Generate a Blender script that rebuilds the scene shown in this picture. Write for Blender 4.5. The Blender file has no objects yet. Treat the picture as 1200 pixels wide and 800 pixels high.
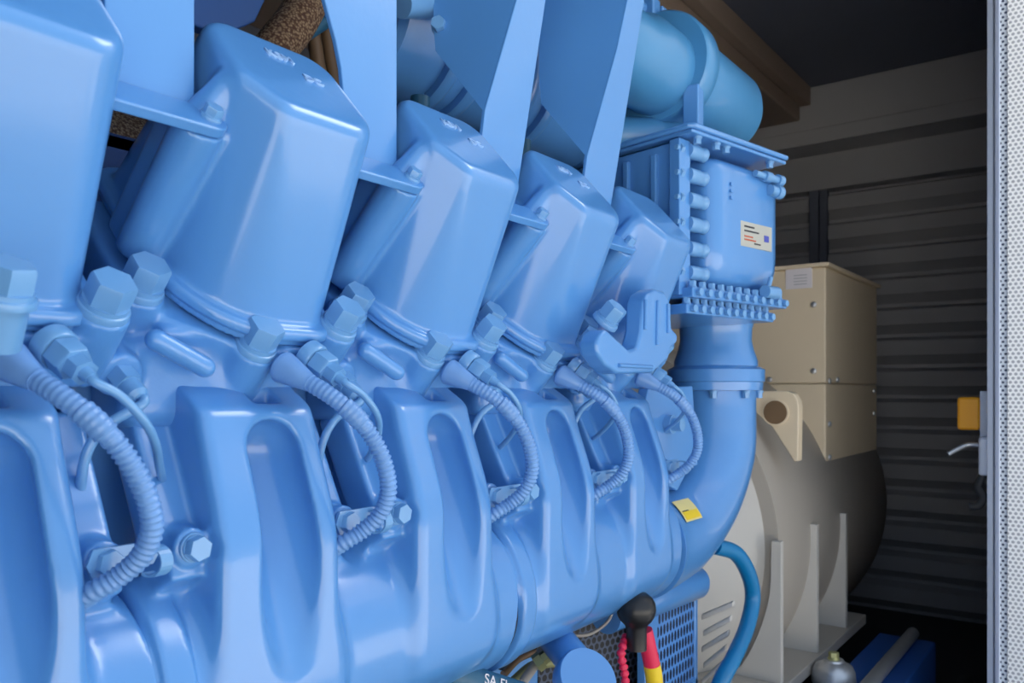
import bpy, bmesh, math, random
import numpy as np
from mathutils import Vector, Matrix
random.seed(4)
R = math.radians
C = bpy.context.scene.collection
H0 = 1.5                 # height of the eye above the yard; shapes below are measured from eye level
F = 950.0                # focal length in pixels of the 1200 px frame
HY = 458.0               # eye level row
YAW = R(36.8)
SP, CP = math.sin(YAW), math.cos(YAW)
PITCH = 0.24             # distance from cylinder to cylinder
U0 = 0.227               # first cylinder

def Q(px, py, X):
    """point of the photograph on the upright plane X -> metres"""
    k = (px - 600.0) / F
    # k = (X*CP + Y*SP)/(-X*SP + Y*CP)
    Y = (X * CP + k * X * SP) / (k * CP - SP)
    d = -X * SP + Y * CP
    return Vector((X, Y, (HY - py) * d / F))

def QY(px, py, Y):
    k = (px - 600.0) / F
    X = Y * (k * CP - SP) / (CP + k * SP)
    d = -X * SP + Y * CP
    return Vector((X, Y, (HY - py) * d / F))

# ------------------------------------------------------------------ materials
def new_mat(name, col, rough=0.5, metal=0.0, coat=0.0, spec=0.5):
    m = bpy.data.materials.new(name); m.use_nodes = True
    b = m.node_tree.nodes['Principled BSDF']
    b.inputs['Base Color'].default_value = (*col, 1)
    b.inputs['Roughness'].default_value = rough
    b.inputs['Metallic'].default_value = metal
    b.inputs['Coat Weight'].default_value = coat
    b.inputs['Coat Roughness'].default_value = 0.11
    b.inputs['Specular IOR Level'].default_value = spec
    return m

def s2l(r, g, b):
    f = lambda c: (c/255/12.92) if c/255 <= 0.04045 else ((c/255+0.055)/1.055)**2.4
    return (f(r), f(g), f(b))

def add_noise(m, scale=60, bump=0.1, dist=0.001, var=0.08, vscale=6):
    nt = m.node_tree; b = nt.nodes['Principled BSDF']
    tc = nt.nodes.new('ShaderNodeTexCoord')
    n = nt.nodes.new('ShaderNodeTexNoise'); n.inputs['Scale'].default_value = scale; n.inputs['Detail'].default_value = 3
    nt.links.new(tc.outputs['Object'], n.inputs['Vector'])
    bp = nt.nodes.new('ShaderNodeBump'); bp.inputs['Strength'].default_value = bump; bp.inputs['Distance'].default_value = dist
    nt.links.new(n.outputs['Fac'], bp.inputs['Height']); nt.links.new(bp.outputs['Normal'], b.inputs['Normal'])
    if var:
        n2 = nt.nodes.new('ShaderNodeTexNoise'); n2.inputs['Scale'].default_value = vscale; n2.inputs['Detail'].default_value = 4
        nt.links.new(tc.outputs['Object'], n2.inputs['Vector'])
        col = b.inputs['Base Color'].default_value[:]
        mx = nt.nodes.new('ShaderNodeMix'); mx.data_type = 'RGBA'
        mx.inputs['A'].default_value = (*[c*(1-var) for c in col[:3]], 1)
        mx.inputs['B'].default_value = (*[min(1, c*(1+var)) for c in col[:3]], 1)
        nt.links.new(n2.outputs['Fac'], mx.inputs['Factor'])
        nt.links.new(mx.outputs['Result'], b.inputs['Base Color'])
    return m

M = {}
M['blue'] = add_noise(new_mat('engine_blue_paint', s2l(85, 146, 209), 0.28, 0, 0.6), 90, 0.12, 0.0012, 0.05)
M['cast'] = add_noise(new_mat('engine_blue_casting', s2l(85, 146, 209), 0.34, 0, 0.5), 260, 0.22, 0.0008, 0.05)
M['bolt'] = add_noise(new_mat('engine_blue_bolt', s2l(104, 158, 208), 0.32, 0, 0.4), 200, 0.1, 0.0005, 0.08)
M['hoseblue'] = add_noise(new_mat('blue_conduit', s2l(108, 154, 210), 0.36, 0, 0.15), 200, 0.15, 0.0005, 0.12, 40)
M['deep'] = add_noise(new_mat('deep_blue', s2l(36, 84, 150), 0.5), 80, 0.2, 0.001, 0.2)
M['rubberblue'] = new_mat('blue_rubber', s2l(8, 118, 172), 0.35)
M['beige'] = add_noise(new_mat('beige_powdercoat', s2l(224, 206, 176), 0.5), 150, 0.1, 0.0006, 0.04)
M['grey'] = add_noise(new_mat('warm_grey_paint', s2l(178, 170, 158), 0.5), 60, 0.15, 0.001, 0.05)
M['bell'] = add_noise(new_mat('pale_bell_housing', s2l(196, 192, 184), 0.5), 60, 0.25, 0.001, 0.06)
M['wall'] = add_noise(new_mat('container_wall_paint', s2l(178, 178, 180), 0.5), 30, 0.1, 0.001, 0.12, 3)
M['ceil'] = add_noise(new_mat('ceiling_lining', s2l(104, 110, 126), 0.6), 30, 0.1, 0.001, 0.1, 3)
M['brown'] = add_noise(new_mat('beam_primer', s2l(160, 142, 128), 0.6), 30, 0.1, 0.001, 0.08, 3)
M['floor'] = add_noise(new_mat('container_floor', s2l(50, 52, 56), 0.6), 30, 0.2, 0.002, 0.2, 5)
M['skid'] = add_noise(new_mat('skid_blue', s2l(30, 84, 160), 0.45), 60, 0.1, 0.001, 0.08)
M['steel'] = new_mat('galvanised_steel', s2l(190, 192, 194), 0.35, 0.7)
M['jamb'] = new_mat('door_frame_paint', s2l(210, 218, 232), 0.4, 0.1)
M['black'] = new_mat('black_rubber', (0.012, 0.012, 0.013), 0.35)
M['dark'] = new_mat('dark_rubber', (0.02, 0.022, 0.026), 0.6)
M['red'] = new_mat('red_cable', s2l(225, 40, 80), 0.45)
M['yellow'] = new_mat('yellow_plastic', s2l(240, 205, 40), 0.45)
M['amber'] = new_mat('amber_plastic', s2l(232, 160, 30), 0.4)
M['stickerl'] = new_mat('sticker_pale', s2l(232, 214, 140), 0.45)
M['white'] = new_mat('white_label', s2l(226, 220, 222), 0.5)
M['plate'] = new_mat('nameplate_metal', s2l(190, 190, 180), 0.35, 0.3)
M['ink'] = new_mat('print_ink', (0.03, 0.03, 0.04), 0.6)
M['redink'] = new_mat('red_ink', s2l(190, 90, 60), 0.6)
M['blueink'] = new_mat('blue_ink', s2l(70, 80, 170), 0.6)
M['mark'] = new_mat('worn_raised_edge', s2l(150, 190, 235), 0.3)
M['blueshade'] = add_noise(new_mat('engine_blue_shaded', s2l(72, 140, 190), 0.38, 0, 0.3), 90, 0.12, 0.001, 0.06)  # engine blue again, with shade mixed into the colour
M['teal'] = new_mat('teal_filter_paint', s2l(40, 92, 120), 0.4)
M['rock'] = add_noise(new_mat('ground_concrete', s2l(204, 199, 190), 0.9), 4, 0.2, 0.01, 0.1, 1)
M['copper'] = new_mat('primer_brown_tube', s2l(120, 96, 70), 0.5)
M['brass'] = new_mat('brass_fitting', s2l(170, 170, 120), 0.4, 0.5)

def weave():
    m = new_mat('braided_exhaust_wrap', s2l(150, 112, 76), 0.85)
    nt = m.node_tree; b = nt.nodes['Principled BSDF']
    tc = nt.nodes.new('ShaderNodeTexCoord')
    v = nt.nodes.new('ShaderNodeTexVoronoi'); v.inputs['Scale'].default_value = 300
    nt.links.new(tc.outputs['Object'], v.inputs['Vector'])
    cr = nt.nodes.new('ShaderNodeValToRGB')
    cr.color_ramp.elements[0].color = (*s2l(176, 150, 116), 1); cr.color_ramp.elements[1].color = (*s2l(84, 56, 38), 1)
    cr.color_ramp.elements[1].position = 0.7
    nt.links.new(v.outputs['Distance'], cr.inputs['Fac']); nt.links.new(cr.outputs['Color'], b.inputs['Base Color'])
    bp = nt.nodes.new('ShaderNodeBump'); bp.inputs['Strength'].default_value = 0.6; bp.inputs['Distance'].default_value = 0.002
    bp.invert = True
    nt.links.new(v.outputs['Distance'], bp.inputs['Height']); nt.links.new(bp.outputs['Normal'], b.inputs['Normal'])
    return m
M['wrap'] = weave()

def perforated(name, base, hole, pitch, r, axes=('X', 'Z'), stretch=(1, 1), rough=0.45, metal=0.0):
    """sheet with staggered round holes; the pattern lives in the sheet's own coordinates"""
    m = new_mat(name, base, rough, metal)
    nt = m.node_tree; b = nt.nodes['Principled BSDF']; L = nt.links.new
    tc = nt.nodes.new('ShaderNodeTexCoord'); sx = nt.nodes.new('ShaderNodeSeparateXYZ'); L(tc.outputs['Object'], sx.inputs[0])
    def mth(op, a, c=None):
        n = nt.nodes.new('ShaderNodeMath'); n.operation = op
        for i, v in enumerate((a, c)):
            if v is None: continue
            if isinstance(v, (int, float)): n.inputs[i].default_value = v
            else: L(v, n.inputs[i])
        return n.outputs[0]
    u = mth('DIVIDE', sx.outputs[axes[0]], pitch*stretch[0]); v = mth('DIVIDE', sx.outputs[axes[1]], pitch*0.8660*stretch[1])
    row = mth('FLOOR', v)
    off = mth('MULTIPLY', mth('FLOORED_MODULO', row, 2.0), 0.5)
    fu = mth('SUBTRACT', mth('FRACT', mth('ADD', u, off)), 0.5)
    fv = mth('MULTIPLY', mth('SUBTRACT', mth('FRACT', v), 0.5), 0.8660)
    d = mth('SQRT', mth('ADD', mth('MULTIPLY', fu, fu), mth('MULTIPLY', fv, fv)))
    hm = mth('LESS_THAN', d, r)
    mx = nt.nodes.new('ShaderNodeMix'); mx.data_type = 'RGBA'
    mx.inputs['A'].default_value = (*base, 1); mx.inputs['B'].default_value = (*hole, 1)
    L(hm, mx.inputs['Factor']); L(mx.outputs['Result'], b.inputs['Base Color'])
    return m
M['perf_door'] = perforated('perforated_door_lining', s2l(250, 250, 248), s2l(172, 174, 178), 0.0105, 0.31)
M['perf_jamb'] = perforated('perforated_edge', s2l(225, 232, 240), s2l(40, 60, 90), 0.0105, 0.27)
M['perf_black'] = perforated('perforated_guard_black', s2l(70, 80, 100), s2l(4, 5, 8), 0.015, 0.38)
M['perf_blue'] = perforated('expanded_mesh_blue', s2l(84, 140, 205), s2l(16, 32, 60), 0.014, 0.36, stretch=(1, 2.0))

# ------------------------------------------------------------------ object helpers
def world_loc(o):
    v = Vector(o.location)
    while o.parent: o = o.parent; v = v + Vector(o.location)
    return v

def link(name, mesh, mat, parent=None, loc=(0, 0, 0), label=None):
    """loc is measured from eye level; children keep only translations"""
    o = bpy.data.objects.new(name, mesh); C.objects.link(o)
    if mat and not mesh.materials: mesh.materials.append(mat)
    w = Vector(loc) + Vector((0, 0, H0))
    if parent: o.parent = parent; o.location = w - world_loc(parent)
    else: o.location = w
    if label: o['label'] = label
    return o

def finish(bm, name, angle=38, recalc=True):
    if recalc: bmesh.ops.recalc_face_normals(bm, faces=bm.faces)
    bm.normal_update()
    for f in bm.faces: f.smooth = True
    for e in bm.edges:
        if len(e.link_faces) == 2: e.smooth = e.calc_face_angle(0) < R(angle)
    me = bpy.data.meshes.new(name); bm.to_mesh(me); bm.free()
    return me

def obj(name, bm, mat, parent=None, loc=None, label=None, bevel=0, seg=3, angle=38):
    """origin goes to the middle of the shape's base"""
    if loc is None:
        lo = [min(v.co[i] for v in bm.verts) for i in range(3)]; hi = [max(v.co[i] for v in bm.verts) for i in range(3)]
        loc = Vector(((lo[0]+hi[0])/2, (lo[1]+hi[1])/2, lo[2]))
        bmesh.ops.translate(bm, vec=-loc, verts=bm.verts)
    me = finish(bm, name, angle)
    o = link(name, me, mat, parent, loc, label)
    if bevel:
        b = o.modifiers.new('edge', 'BEVEL'); b.width = bevel; b.segments = seg; b.limit_method = 'ANGLE'; b.angle_limit = R(35)
        b.harden_normals = True
    return o

def empty(name, loc, label=None, cat=None, group=None):
    o = bpy.data.objects.new(name, None); C.objects.link(o); o.location = Vector(loc) + Vector((0, 0, H0))
    o.empty_display_size = 0.1
    if label: o['label'] = label
    if cat: o['category'] = cat
    if group: o['group'] = group
    return o

def box(bm, lo, hi, mat=None):
    vs = [Vector((x, y, z)) for x in (lo[0], hi[0]) for y in (lo[1], hi[1]) for z in (lo[2], hi[2])]
    if mat is not None: vs = [mat @ v for v in vs]
    v = [bm.verts.new(p) for p in vs]
    for f in ((0,1,3,2), (4,6,7,5), (0,4,5,1), (2,3,7,6), (0,2,6,4), (1,5,7,3)): bm.faces.new([v[i] for i in f])

def frame(axis, up=Vector((0, 0, 1))):
    a = Vector(axis).normalized()
    if abs(a.dot(up)) > 0.95: up = Vector((0, 1, 0))
    x = up.cross(a).normalized(); y = a.cross(x)
    return x, y, a

def lathe(bm, p, axis, prof, n=32, start=0.0, caps=True):
    """prof: list of (distance along axis, radius)"""
    x, y, a = frame(axis); p = Vector(p); rings = []
    for s, r in prof:
        rings.append([bm.verts.new(p + a*s + x*(r*math.cos(start+2*math.pi*k/n)) + y*(r*math.sin(start+2*math.pi*k/n))) for k in range(n)])
    for i in range(len(rings)-1):
        for k in range(n):
            bm.faces.new((rings[i][k], rings[i][(k+1) % n], rings[i+1][(k+1) % n], rings[i+1][k]))
    if caps:
        bm.faces.new(rings[0][::-1]); bm.faces.new(rings[-1])

def spline(pts, n):
    pts = [Vector(p) for p in pts]
    P = [pts[0]*2-pts[1]] + pts + [pts[-1]*2-pts[-2]]; out = []
    segs = len(pts)-1
    for i in range(n+1):
        t = i/n*segs; k = min(int(t), segs-1); t -= k
        a, b, c, d = P[k:k+4]
        out.append(0.5*((2*b) + (c-a)*t + (2*a-5*b+4*c-d)*t*t + (3*b-a-3*c+d)*t**3))
    return out

def tube(bm, path, rad, n=14, caps=True):
    """rad: number or function of (index, arc length)"""
    L = 0; prev = None; rings = []; u = None
    for i, p in enumerate(path):
        t = (path[min(i+1, len(path)-1)] - path[max(i-1, 0)]).normalized()
        if i: L += (p-path[i-1]).length
        if u is None: u = frame(t)[0]
        u = (u - t*u.dot(t)).normalized(); w = t.cross(u)
        r = rad(i, L) if callable(rad) else rad
        rings.append([bm.verts.new(p + u*(r*math.cos(2*math.pi*k/n)) + w*(r*math.sin(2*math.pi*k/n))) for k in range(n)])
    for i in range(len(rings)-1):
        for k in range(n):
            bm.faces.new((rings[i][k], rings[i][(k+1) % n], rings[i+1][(k+1) % n], rings[i+1][k]))
    if caps: bm.faces.new(rings[0][::-1]); bm.faces.new(rings[-1])

def resample(path, step):
    out = [path[0]]; acc = 0
    for i in range(1, len(path)):
        a, b = path[i-1], path[i]; L = (b-a).length
        while acc + L >= step:
            a = a + (b-a)*((step-acc)/L); L = (b-a).length; acc = 0; out.append(a.copy())
        acc += L
    return out

def prism(bm, pts, vec):
    """closed polygon extruded along vec"""
    a = [bm.verts.new(Vector(p)) for p in pts]; b = [bm.verts.new(Vector(p)+Vector(vec)) for p in pts]
    n = len(pts)
    bm.faces.new(a[::-1]); bm.faces.new(b)
    for i in range(n): bm.faces.new((a[i], a[(i+1) % n], b[(i+1) % n], b[i]))

# ------------------------------------------------------------------ castings as blended solids (surface nets)
def sdf_mesh(name, f, lo, hi, h):
    ax = [np.arange(lo[i]-1.5*h, hi[i]+2.5*h, h) for i in range(3)]
    G = np.meshgrid(*ax, indexing='ij'); D = f(*G)
    S = D < 0
    nx, ny, nz = D.shape
    cnt = np.zeros((nx-1, ny-1, nz-1), np.int8)
    for i in (0, 1):
        for j in (0, 1):
            for k in (0, 1): cnt += S[i:nx-1+i, j:ny-1+j, k:nz-1+k]
    act = (cnt > 0) & (cnt < 8)
    idx = -np.ones(act.shape, np.int64); idx[act] = np.arange(act.sum())
    ii = np.argwhere(act)
    P = np.stack([ax[a][ii[:, a]] + h/2 for a in range(3)], 1)
    e = h*0.25
    P0 = P.copy()
    for it in range(5):
        d = f(P[:, 0], P[:, 1], P[:, 2])
        g = np.stack([(f(*(P+np.eye(3)[a]*e).T) - f(*(P-np.eye(3)[a]*e).T))/(2*e) for a in range(3)], 1)
        g2 = np.maximum((g*g).sum(1), 0.05)
        st = -(d/g2)[:, None]*g
        ln = np.linalg.norm(st, axis=1, keepdims=True); st *= np.minimum(1, h*0.7/np.maximum(ln, 1e-9))
        P = P + st
        P = np.clip(P, P0-h*0.75, P0+h*0.75)
    def quads(axis):
        sl = [slice(1, -1)]*3; a = [slice(1, -1)]*3; b = [slice(1, -1)]*3
        a[axis] = slice(0, -1); b[axis] = slice(1, None)
        A = S[tuple(a)]; B = S[tuple(b)]
        E = np.argwhere(A != B)
        off = np.ones(3, int); off[axis] = 0
        flip = A[A != B]
        E = E + off
        o1, o2 = [x for x in range(3) if x != axis]
        def c(d1, d2):
            q = E.copy(); q[:, o1] -= d1; q[:, o2] -= d2
            return idx[q[:, 0], q[:, 1], q[:, 2]]
        q = np.stack([c(1, 1), c(0, 1), c(0, 0), c(1, 0)], 1)
        if axis == 1: flip = ~flip
        q[~flip] = q[~flip][:, ::-1]
        return q
    q = np.concatenate([quads(0), quads(1), quads(2)])
    ea = np.concatenate([q[:, [0, 1]], q[:, [1, 2]], q[:, [2, 3]], q[:, [3, 0]]])
    for it in range(2):
        acc = np.zeros_like(P); cn = np.zeros(len(P))
        for k in range(3): acc[:, k] = np.bincount(ea[:, 0], P[ea[:, 1], k], len(P)) + np.bincount(ea[:, 1], P[ea[:, 0], k], len(P))
        cn = np.bincount(ea[:, 0], minlength=len(P)) + np.bincount(ea[:, 1], minlength=len(P))
        P = P*0.6 + 0.4*acc/np.maximum(cn, 1)[:, None]
    me = bpy.data.meshes.new(name)
    me.vertices.add(len(P)); me.vertices.foreach_set('co', P.astype(np.float32).ravel())
    me.loops.add(len(q)*4); me.loops.foreach_set('vertex_index', q.astype(np.int32).ravel())
    me.polygons.add(len(q)); me.polygons.foreach_set('loop_start', np.arange(len(q), dtype=np.int32)*4)
    me.polygons.foreach_set('use_smooth', np.ones(len(q), bool))
    me.update(calc_edges=True); me.validate()
    return me

def smin(a, b, k):
    h = np.clip(0.5+0.5*(b-a)/k, 0, 1); return b*(1-h)+a*h-k*h*(1-h)
def smax(a, b, k): return -smin(-a, -b, k)
def rbox(x, y, z, c, hs, r):
    qx = np.abs(x-c[0])-(hs[0]-r); qy = np.abs(y-c[1])-(hs[1]-r); qz = np.abs(z-c[2])-(hs[2]-r)
    return np.sqrt(np.maximum(qx, 0)**2+np.maximum(qy, 0)**2+np.maximum(qz, 0)**2)+np.minimum(np.maximum(qx, np.maximum(qy, qz)), 0)-r
def caps(x, y, z, a, b, ra, rb=None):
    rb = ra if rb is None else rb
    ab = [b[i]-a[i] for i in range(3)]; L = sum(t*t for t in ab)
    t = np.clip(((x-a[0])*ab[0]+(y-a[1])*ab[1]+(z-a[2])*ab[2])/L, 0, 1)
    return np.sqrt((x-a[0]-t*ab[0])**2+(y-a[1]-t*ab[1])**2+(z-a[2]-t*ab[2])**2)-(ra+(rb-ra)*t)
def cyl(x, y, z, a, b, r, rr=0.002):
    ab = np.array(b, float)-np.array(a, float); L = np.linalg.norm(ab); n = ab/L
    s = (x-a[0])*n[0]+(y-a[1])*n[1]+(z-a[2])*n[2]
    rad = np.sqrt(np.maximum((x-a[0])**2+(y-a[1])**2+(z-a[2])**2-s*s, 0))
    qx = rad-r+rr; qy = np.abs(s-L/2)-L/2+rr
    return np.sqrt(np.maximum(qx, 0)**2+np.maximum(qy, 0)**2)+np.minimum(np.maximum(qx, qy), 0)-rr

S2 = math.sqrt(0.5)
def uv(X, Z): return (X+Z)*S2, (X-Z)*S2         # u along the bank's tilt, v across it
def xz(u, v): return (u+v)*S2, (u-v)*S2
def UV(u, v, y): a = xz(u, v); return Vector((a[0], y, a[1]))
BANK = Vector((S2, 0, S2)); OUT = Vector((S2, 0, -S2))

UB, UT = -0.408, -0.2256
def cover_f(X, Y, Z):
    u, v = uv(X, Z)
    t = np.clip((u-UB)/(UT-UB), -0.1, 1.05)
    vf = -0.497-0.069*t; vb = -0.715+0.022*t
    hy = 0.078-0.006*t
    cy = 0.004+0.002*t
    vc = (vf+vb)/2; hv = np.abs(vf-vb)/2
    def rr(grow, r, k):
        qx = np.abs(v-vc)-(hv+grow-r); qy = np.abs(Y-cy)-(hy+grow-r)
        d = np.sqrt(np.maximum(qx, 0)**2+np.maximum(qy, 0)**2)+np.minimum(np.maximum(qx, qy), 0)-r
        # the flank towards the front is cut back at a slant
        ch = (v-(vf+0.002))*0.66 - (Y-(-0.020-0.012*t))*0.75 - grow
        return smax(d, ch, k)
    body = rr(0, 0.033, 0.006+0.026*np.clip(1-t*1.15, 0, 1))
    body = smax(body, u-UT+0.05*(v+0.566), 0.012)
    body = smax(body, UB-0.004-u, 0.002)
    body = smin(body, caps(u, v, Y, (-0.285, -0.602, -0.077), (-0.246, -0.612, -0.062), 0.0175, 0.012), 0.006)
    # rib on the left flank that carries the bracket foot
    p = cyl(u, v, Y, (-0.415, -0.594, -0.080), (-0.277, -0.591, -0.082), 0.0205, 0.002)
    p2 = rbox(u, v, Y, (-0.352, -0.625, -0.065), (0.074, 0.020, 0.024), 0.006)
    body = smin(body, smin(p, p2, 0.008), 0.007)
    lip = smax(rr(0.0095, 0.032, 0.03), np.abs(u+0.4125)-0.0058, 0.004)
    lip2 = smax(rr(0.0045, 0.030, 0.03), np.abs(u+0.4215)-0.0045, 0.002)
    return np.minimum(smin(body, lip, 0.004), lip2)

# bolt places on the head (u of hex middle, v, y)
HB = {'left': (-0.402, -0.5455, -0.096), 'mid': (-0.414, -0.4907, 0.0), 'right': (-0.390, -0.5006, 0.092)}
def wallf(u, v, y, a, b, r, u0, u1, k):
    ab = (b[0]-a[0], b[1]-a[1]); L = ab[0]**2+ab[1]**2
    t = np.clip(((v-a[0])*ab[0]+(y-a[1])*ab[1])/L, 0, 1)
    d = np.sqrt((v-a[0]-t*ab[0])**2+(y-a[1]-t*ab[1])**2)-r
    return smax(d, np.abs(u-(u0+u1)/2)-(u1-u0)/2, k)
def head_f(X, Y, Z):
    u, v = uv(X, Z)
    l, m, r = HB['left'], HB['mid'], HB['right']
    d = rbox(u, v, Y, (-0.475, -0.645, 0.0), (0.048, 0.10, 0.104), 0.006)
    d = smin(d, wallf(u, v, Y, (l[1]-0.004, l[2]), (m[1]-0.006, m[2]), 0.016, -0.482, -0.430, 0.004), 0.004)
    d = smin(d, wallf(u, v, Y, (r[1]-0.004, r[2]), (m[1]-0.006, m[2]), 0.016, -0.478, -0.430, 0.004), 0.004)
    d = smin(d, rbox(u, v, Y, (-0.462, -0.56, 0.0), (0.030, 0.055, 0.085), 0.008), 0.006)
    # bolt bosses
    d = smin(d, cyl(u, v, Y, (-0.505, m[1], 0), (-0.4335, m[1], 0), 0.0225, 0.002), 0.007)
    d = smin(d, cyl(u, v, Y, (-0.480, l[1], -0.096), (-0.4215, l[1], -0.096), 0.0225, 0.002), 0.009)
    d = smin(d, cyl(u, v, Y, (-0.475, r[1], 0.092), (-0.4095, r[1], 0.092), 0.0225, 0.002), 0.007)
    # block that holds the injector connection, below the right bolt
    d = smin(d, rbox(u, v, Y, (-0.452, -0.512, 0.058), (0.026, 0.030, 0.030), 0.004), 0.006)
    # neck down to the intake runner, wider on the left
    d = smin(d, rbox(X, Y, Z, (-0.722, -0.050, 0.008), (0.047, 0.062, 0.042), 0.02), 0.012)
    d = smin(d, rbox(X, Y, Z, (-0.725, 0.0, -0.004), (0.050, 0.062, 0.045), 0.015), 0.012)
    # thick rib
    O = Vector((0, U0+PITCH, 0))
    d = smin(d, caps(X, Y, Z, tuple(Q(183, 398, -0.657)-O), tuple(Q(240, 430, -0.653)-O), 0.0095), 0.006)
    # left injector port
    d = smin(d, cyl(X, Y, Z, (-0.70, -0.122, 0.03), (-0.668, -0.120, 0.012), 0.02, 0.003), 0.01)
    return d

PX, PZ, PR = -0.700, -0.279, 0.0935
def manifold_f(X, Y, Z):
    rad = np.sqrt((X-PX)**2+(Z-PZ)**2)
    d = smax(rad-PR, np.abs(Y)-0.2365, 0.003)
    sad = np.sqrt((X-PX)**2+(Z+0.240)**2)-0.078
    col = smax(smin(rad-PR, sad, 0.03)-0.0050, np.abs(Y+0.222)-0.0145, 0.003)
    d = smin(d, smax(np.sqrt((X-PX)**2+(Z+0.240)**2)-0.078, np.abs(Y)-0.2365, 0.003), 0.03)
    for c in (-0.12, 0.12):
        y = Y-c
        # duct: front face slants slightly outwards going down
        tt = np.clip((0.010-Z)/0.165, 0, 1.0); tt = tt*tt*(3-2*tt)
        front = X-(-0.641+tt*0.040)
        back = -0.765-X
        a = smax(front, back, 0.02)
        w = 0.0635+0.004*np.clip((-Z)/0.25, 0, 1)
        a = smax(a, np.abs(y+0.003)-w, 0.013)
        a = smax(a, (Z+0.016+(X+0.640)*0.62)*0.86, 0.006)
        a = smax(a, -0.33-Z, 0.05)
        # mounting flange plate that leans with the bank and sticks out on both flanks
        nn = X*0.894+Z*0.448; ss = X*0.448-Z*0.894
        wg = smax(np.abs(nn+0.6480)-0.021, np.abs(y)-0.100, 0.003)
        wg = smax(wg, np.abs(ss+0.2180)-0.079, 0.004)
        # bolt pads
        a = smin(a, wg, 0.005)
        for s in (-1, 1):
            a = smin(a, cyl(X, y, Z, (-0.66, s*0.083, -0.131), (-0.6215, s*0.083, -0.131), 0.0165, 0.002), 0.006)
        d = smin(d, a, 0.020)
        # long hollow in the front face
        d = smax(d, -caps(X, y, Z, (-0.647, 0.006, -0.060), (-0.577, 0.006, -0.235), 0.033, 0.031), 0.008)
        # small pocket on the top edge
        d = smax(d, -rbox(X, y, Z, (-0.660, 0.012, 0.000), (0.011, 0.015, 0.014), 0.002), 0.002)
        for s in (-1, 1):   # scoops that clear the bolt heads
            d = smax(d, -cyl(X, y, Z, (-0.6205, s*0.083, -0.131), (-0.58, s*0.083, -0.131), 0.0175, 0.003), 0.003)
    return smin(d, col, 0.003)

# ------------------------------------------------------------------ small hardware
def hexbolt_bm(bm, p, axis, af=0.036, hh=0.018, washer=True, start=0.3):
    """p is the underside middle of the washer collar"""
    r = af/2/math.cos(math.pi/6)
    p = Vector(p); a = Vector(axis).normalized()
    if washer: lathe(bm, p, a, [(0, r*1.16), (hh*0.20, r*1.16), (hh*0.26, r*1.12), (hh*0.28, r*1.04), (hh*0.44, r*1.02)], 32)
    lathe(bm, p+a*hh*0.3, a, [(0, r), (hh*0.88, r), (hh, r*0.93)], 6, start)

# ------------------------------------------------------------------ ENGINE
engine = empty('diesel_engine', (-1.26, 0.9, -1.0),
               'large blue painted diesel engine filling the left of the container', 'engine')

block = bmesh.new()
box(block, (-1.75, -0.5, -0.82), (-0.80, 1.42, -0.14))
box(block, (-0.83, -0.5, -0.16), (-0.742, 1.36, -0.02))
for u in range(5):
    yc = U0+u*PITCH
    box(block, (-0.775, yc-0.012-0.12, -0.14), (-0.735, yc+0.012-0.12, 0.03))
obj('crankcase', block, M['cast'], engine, bevel=0.008)
vee = bmesh.new()
prism(vee, [(-1.62, -0.5, -0.14), (-0.83, -0.5, -0.14), (-0.83, -0.5, -0.03), (-0.98, -0.5, 0.10), (-1.54, -0.5, 0.10), (-1.62, -0.5, 0.0)], (0, 1.92, 0))
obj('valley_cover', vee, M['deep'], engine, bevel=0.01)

cover_me = sdf_mesh('rocker_cover', cover_f, (-0.80, -0.112, 0.0), (-0.52, 0.095, 0.36), 0.0026)
head_me = sdf_mesh('cylinder_head', head_f, (-0.92, -0.15, -0.06), (-0.60, 0.125, 0.18), 0.0027)
man_me = sdf_mesh('intake_manifold', manifold_f, (-0.81, -0.245, -0.385), (-0.575, 0.245, 0.03), 0.0028)

bm = bmesh.new(); hexbolt_bm(bm, (0, 0, 0), BANK, 0.031, 0.024, True, 0.52); bolt_me = finish(bm, 'head_bolt')
bm = bmesh.new(); hexbolt_bm(bm, (0, 0, 0), (1, 0, 0), 0.019, 0.010); wbolt_me = finish(bm, 'flange_bolt')

def ov(p, yc): return Vector((p[0], p[1]+yc, p[2]))
U1 = U0+PITCH

# injector connection and its tube, in unit coordinates
def inj_bm():
    bm = bmesh.new()
    p = Q(372, 424, -0.628)-Vector((0, U1, 0)); a = Vector((0.80, 0.20, -0.52)).normalized()
    lathe(bm, p-a*0.014, a, [(0, 0.0165), (0.011, 0.0165), (0.013, 0.0150)], 28)
    lathe(bm, p, a, [(0, 0.0148), (0.015, 0.0148), (0.017, 0.0135)], 6, 0.2)
    lathe(bm, p+a*0.015, a, [(0, 0.0105), (0.014, 0.0105)], 6, 0.5)
    lathe(bm, p+a*0.029, a, [(0, 0.0058), (0.008, 0.0050)], 16)
    return bm, p+a*0.036, a
ib, ip, ia = inj_bm(); inj_me = finish(ib, 'injector_nut')
bm = bmesh.new()
pts = [ip-ia*0.006, ip+ia*0.006] + [Q(x, y, X)-Vector((0, U1, 0)) for x, y, X in ((425, 462, -0.590), (441, 484, -0.590), (444, 505, -0.605), (436, 528, -0.64), (425, 548, -0.69))]
tube(bm, spline(pts, 40), 0.0036, 12)
injt_me = finish(bm, 'injector_line')
bm = bmesh.new()
p2 = Vector((-0.668, -0.120, 0.012)); a2 = Vector((0.70, 0.15, -0.60)).normalized()
lathe(bm, p2-a2*0.006, a2, [(0, 0.0125), (0.018, 0.0125)], 6, 0.1)
lathe(bm, p2+a2*0.011, a2, [(0, 0.0095), (0.014, 0.0095), (0.018, 0.006)], 20)
ret_me = finish(bm, 'return_nut')
bm = bmesh.new()
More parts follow.
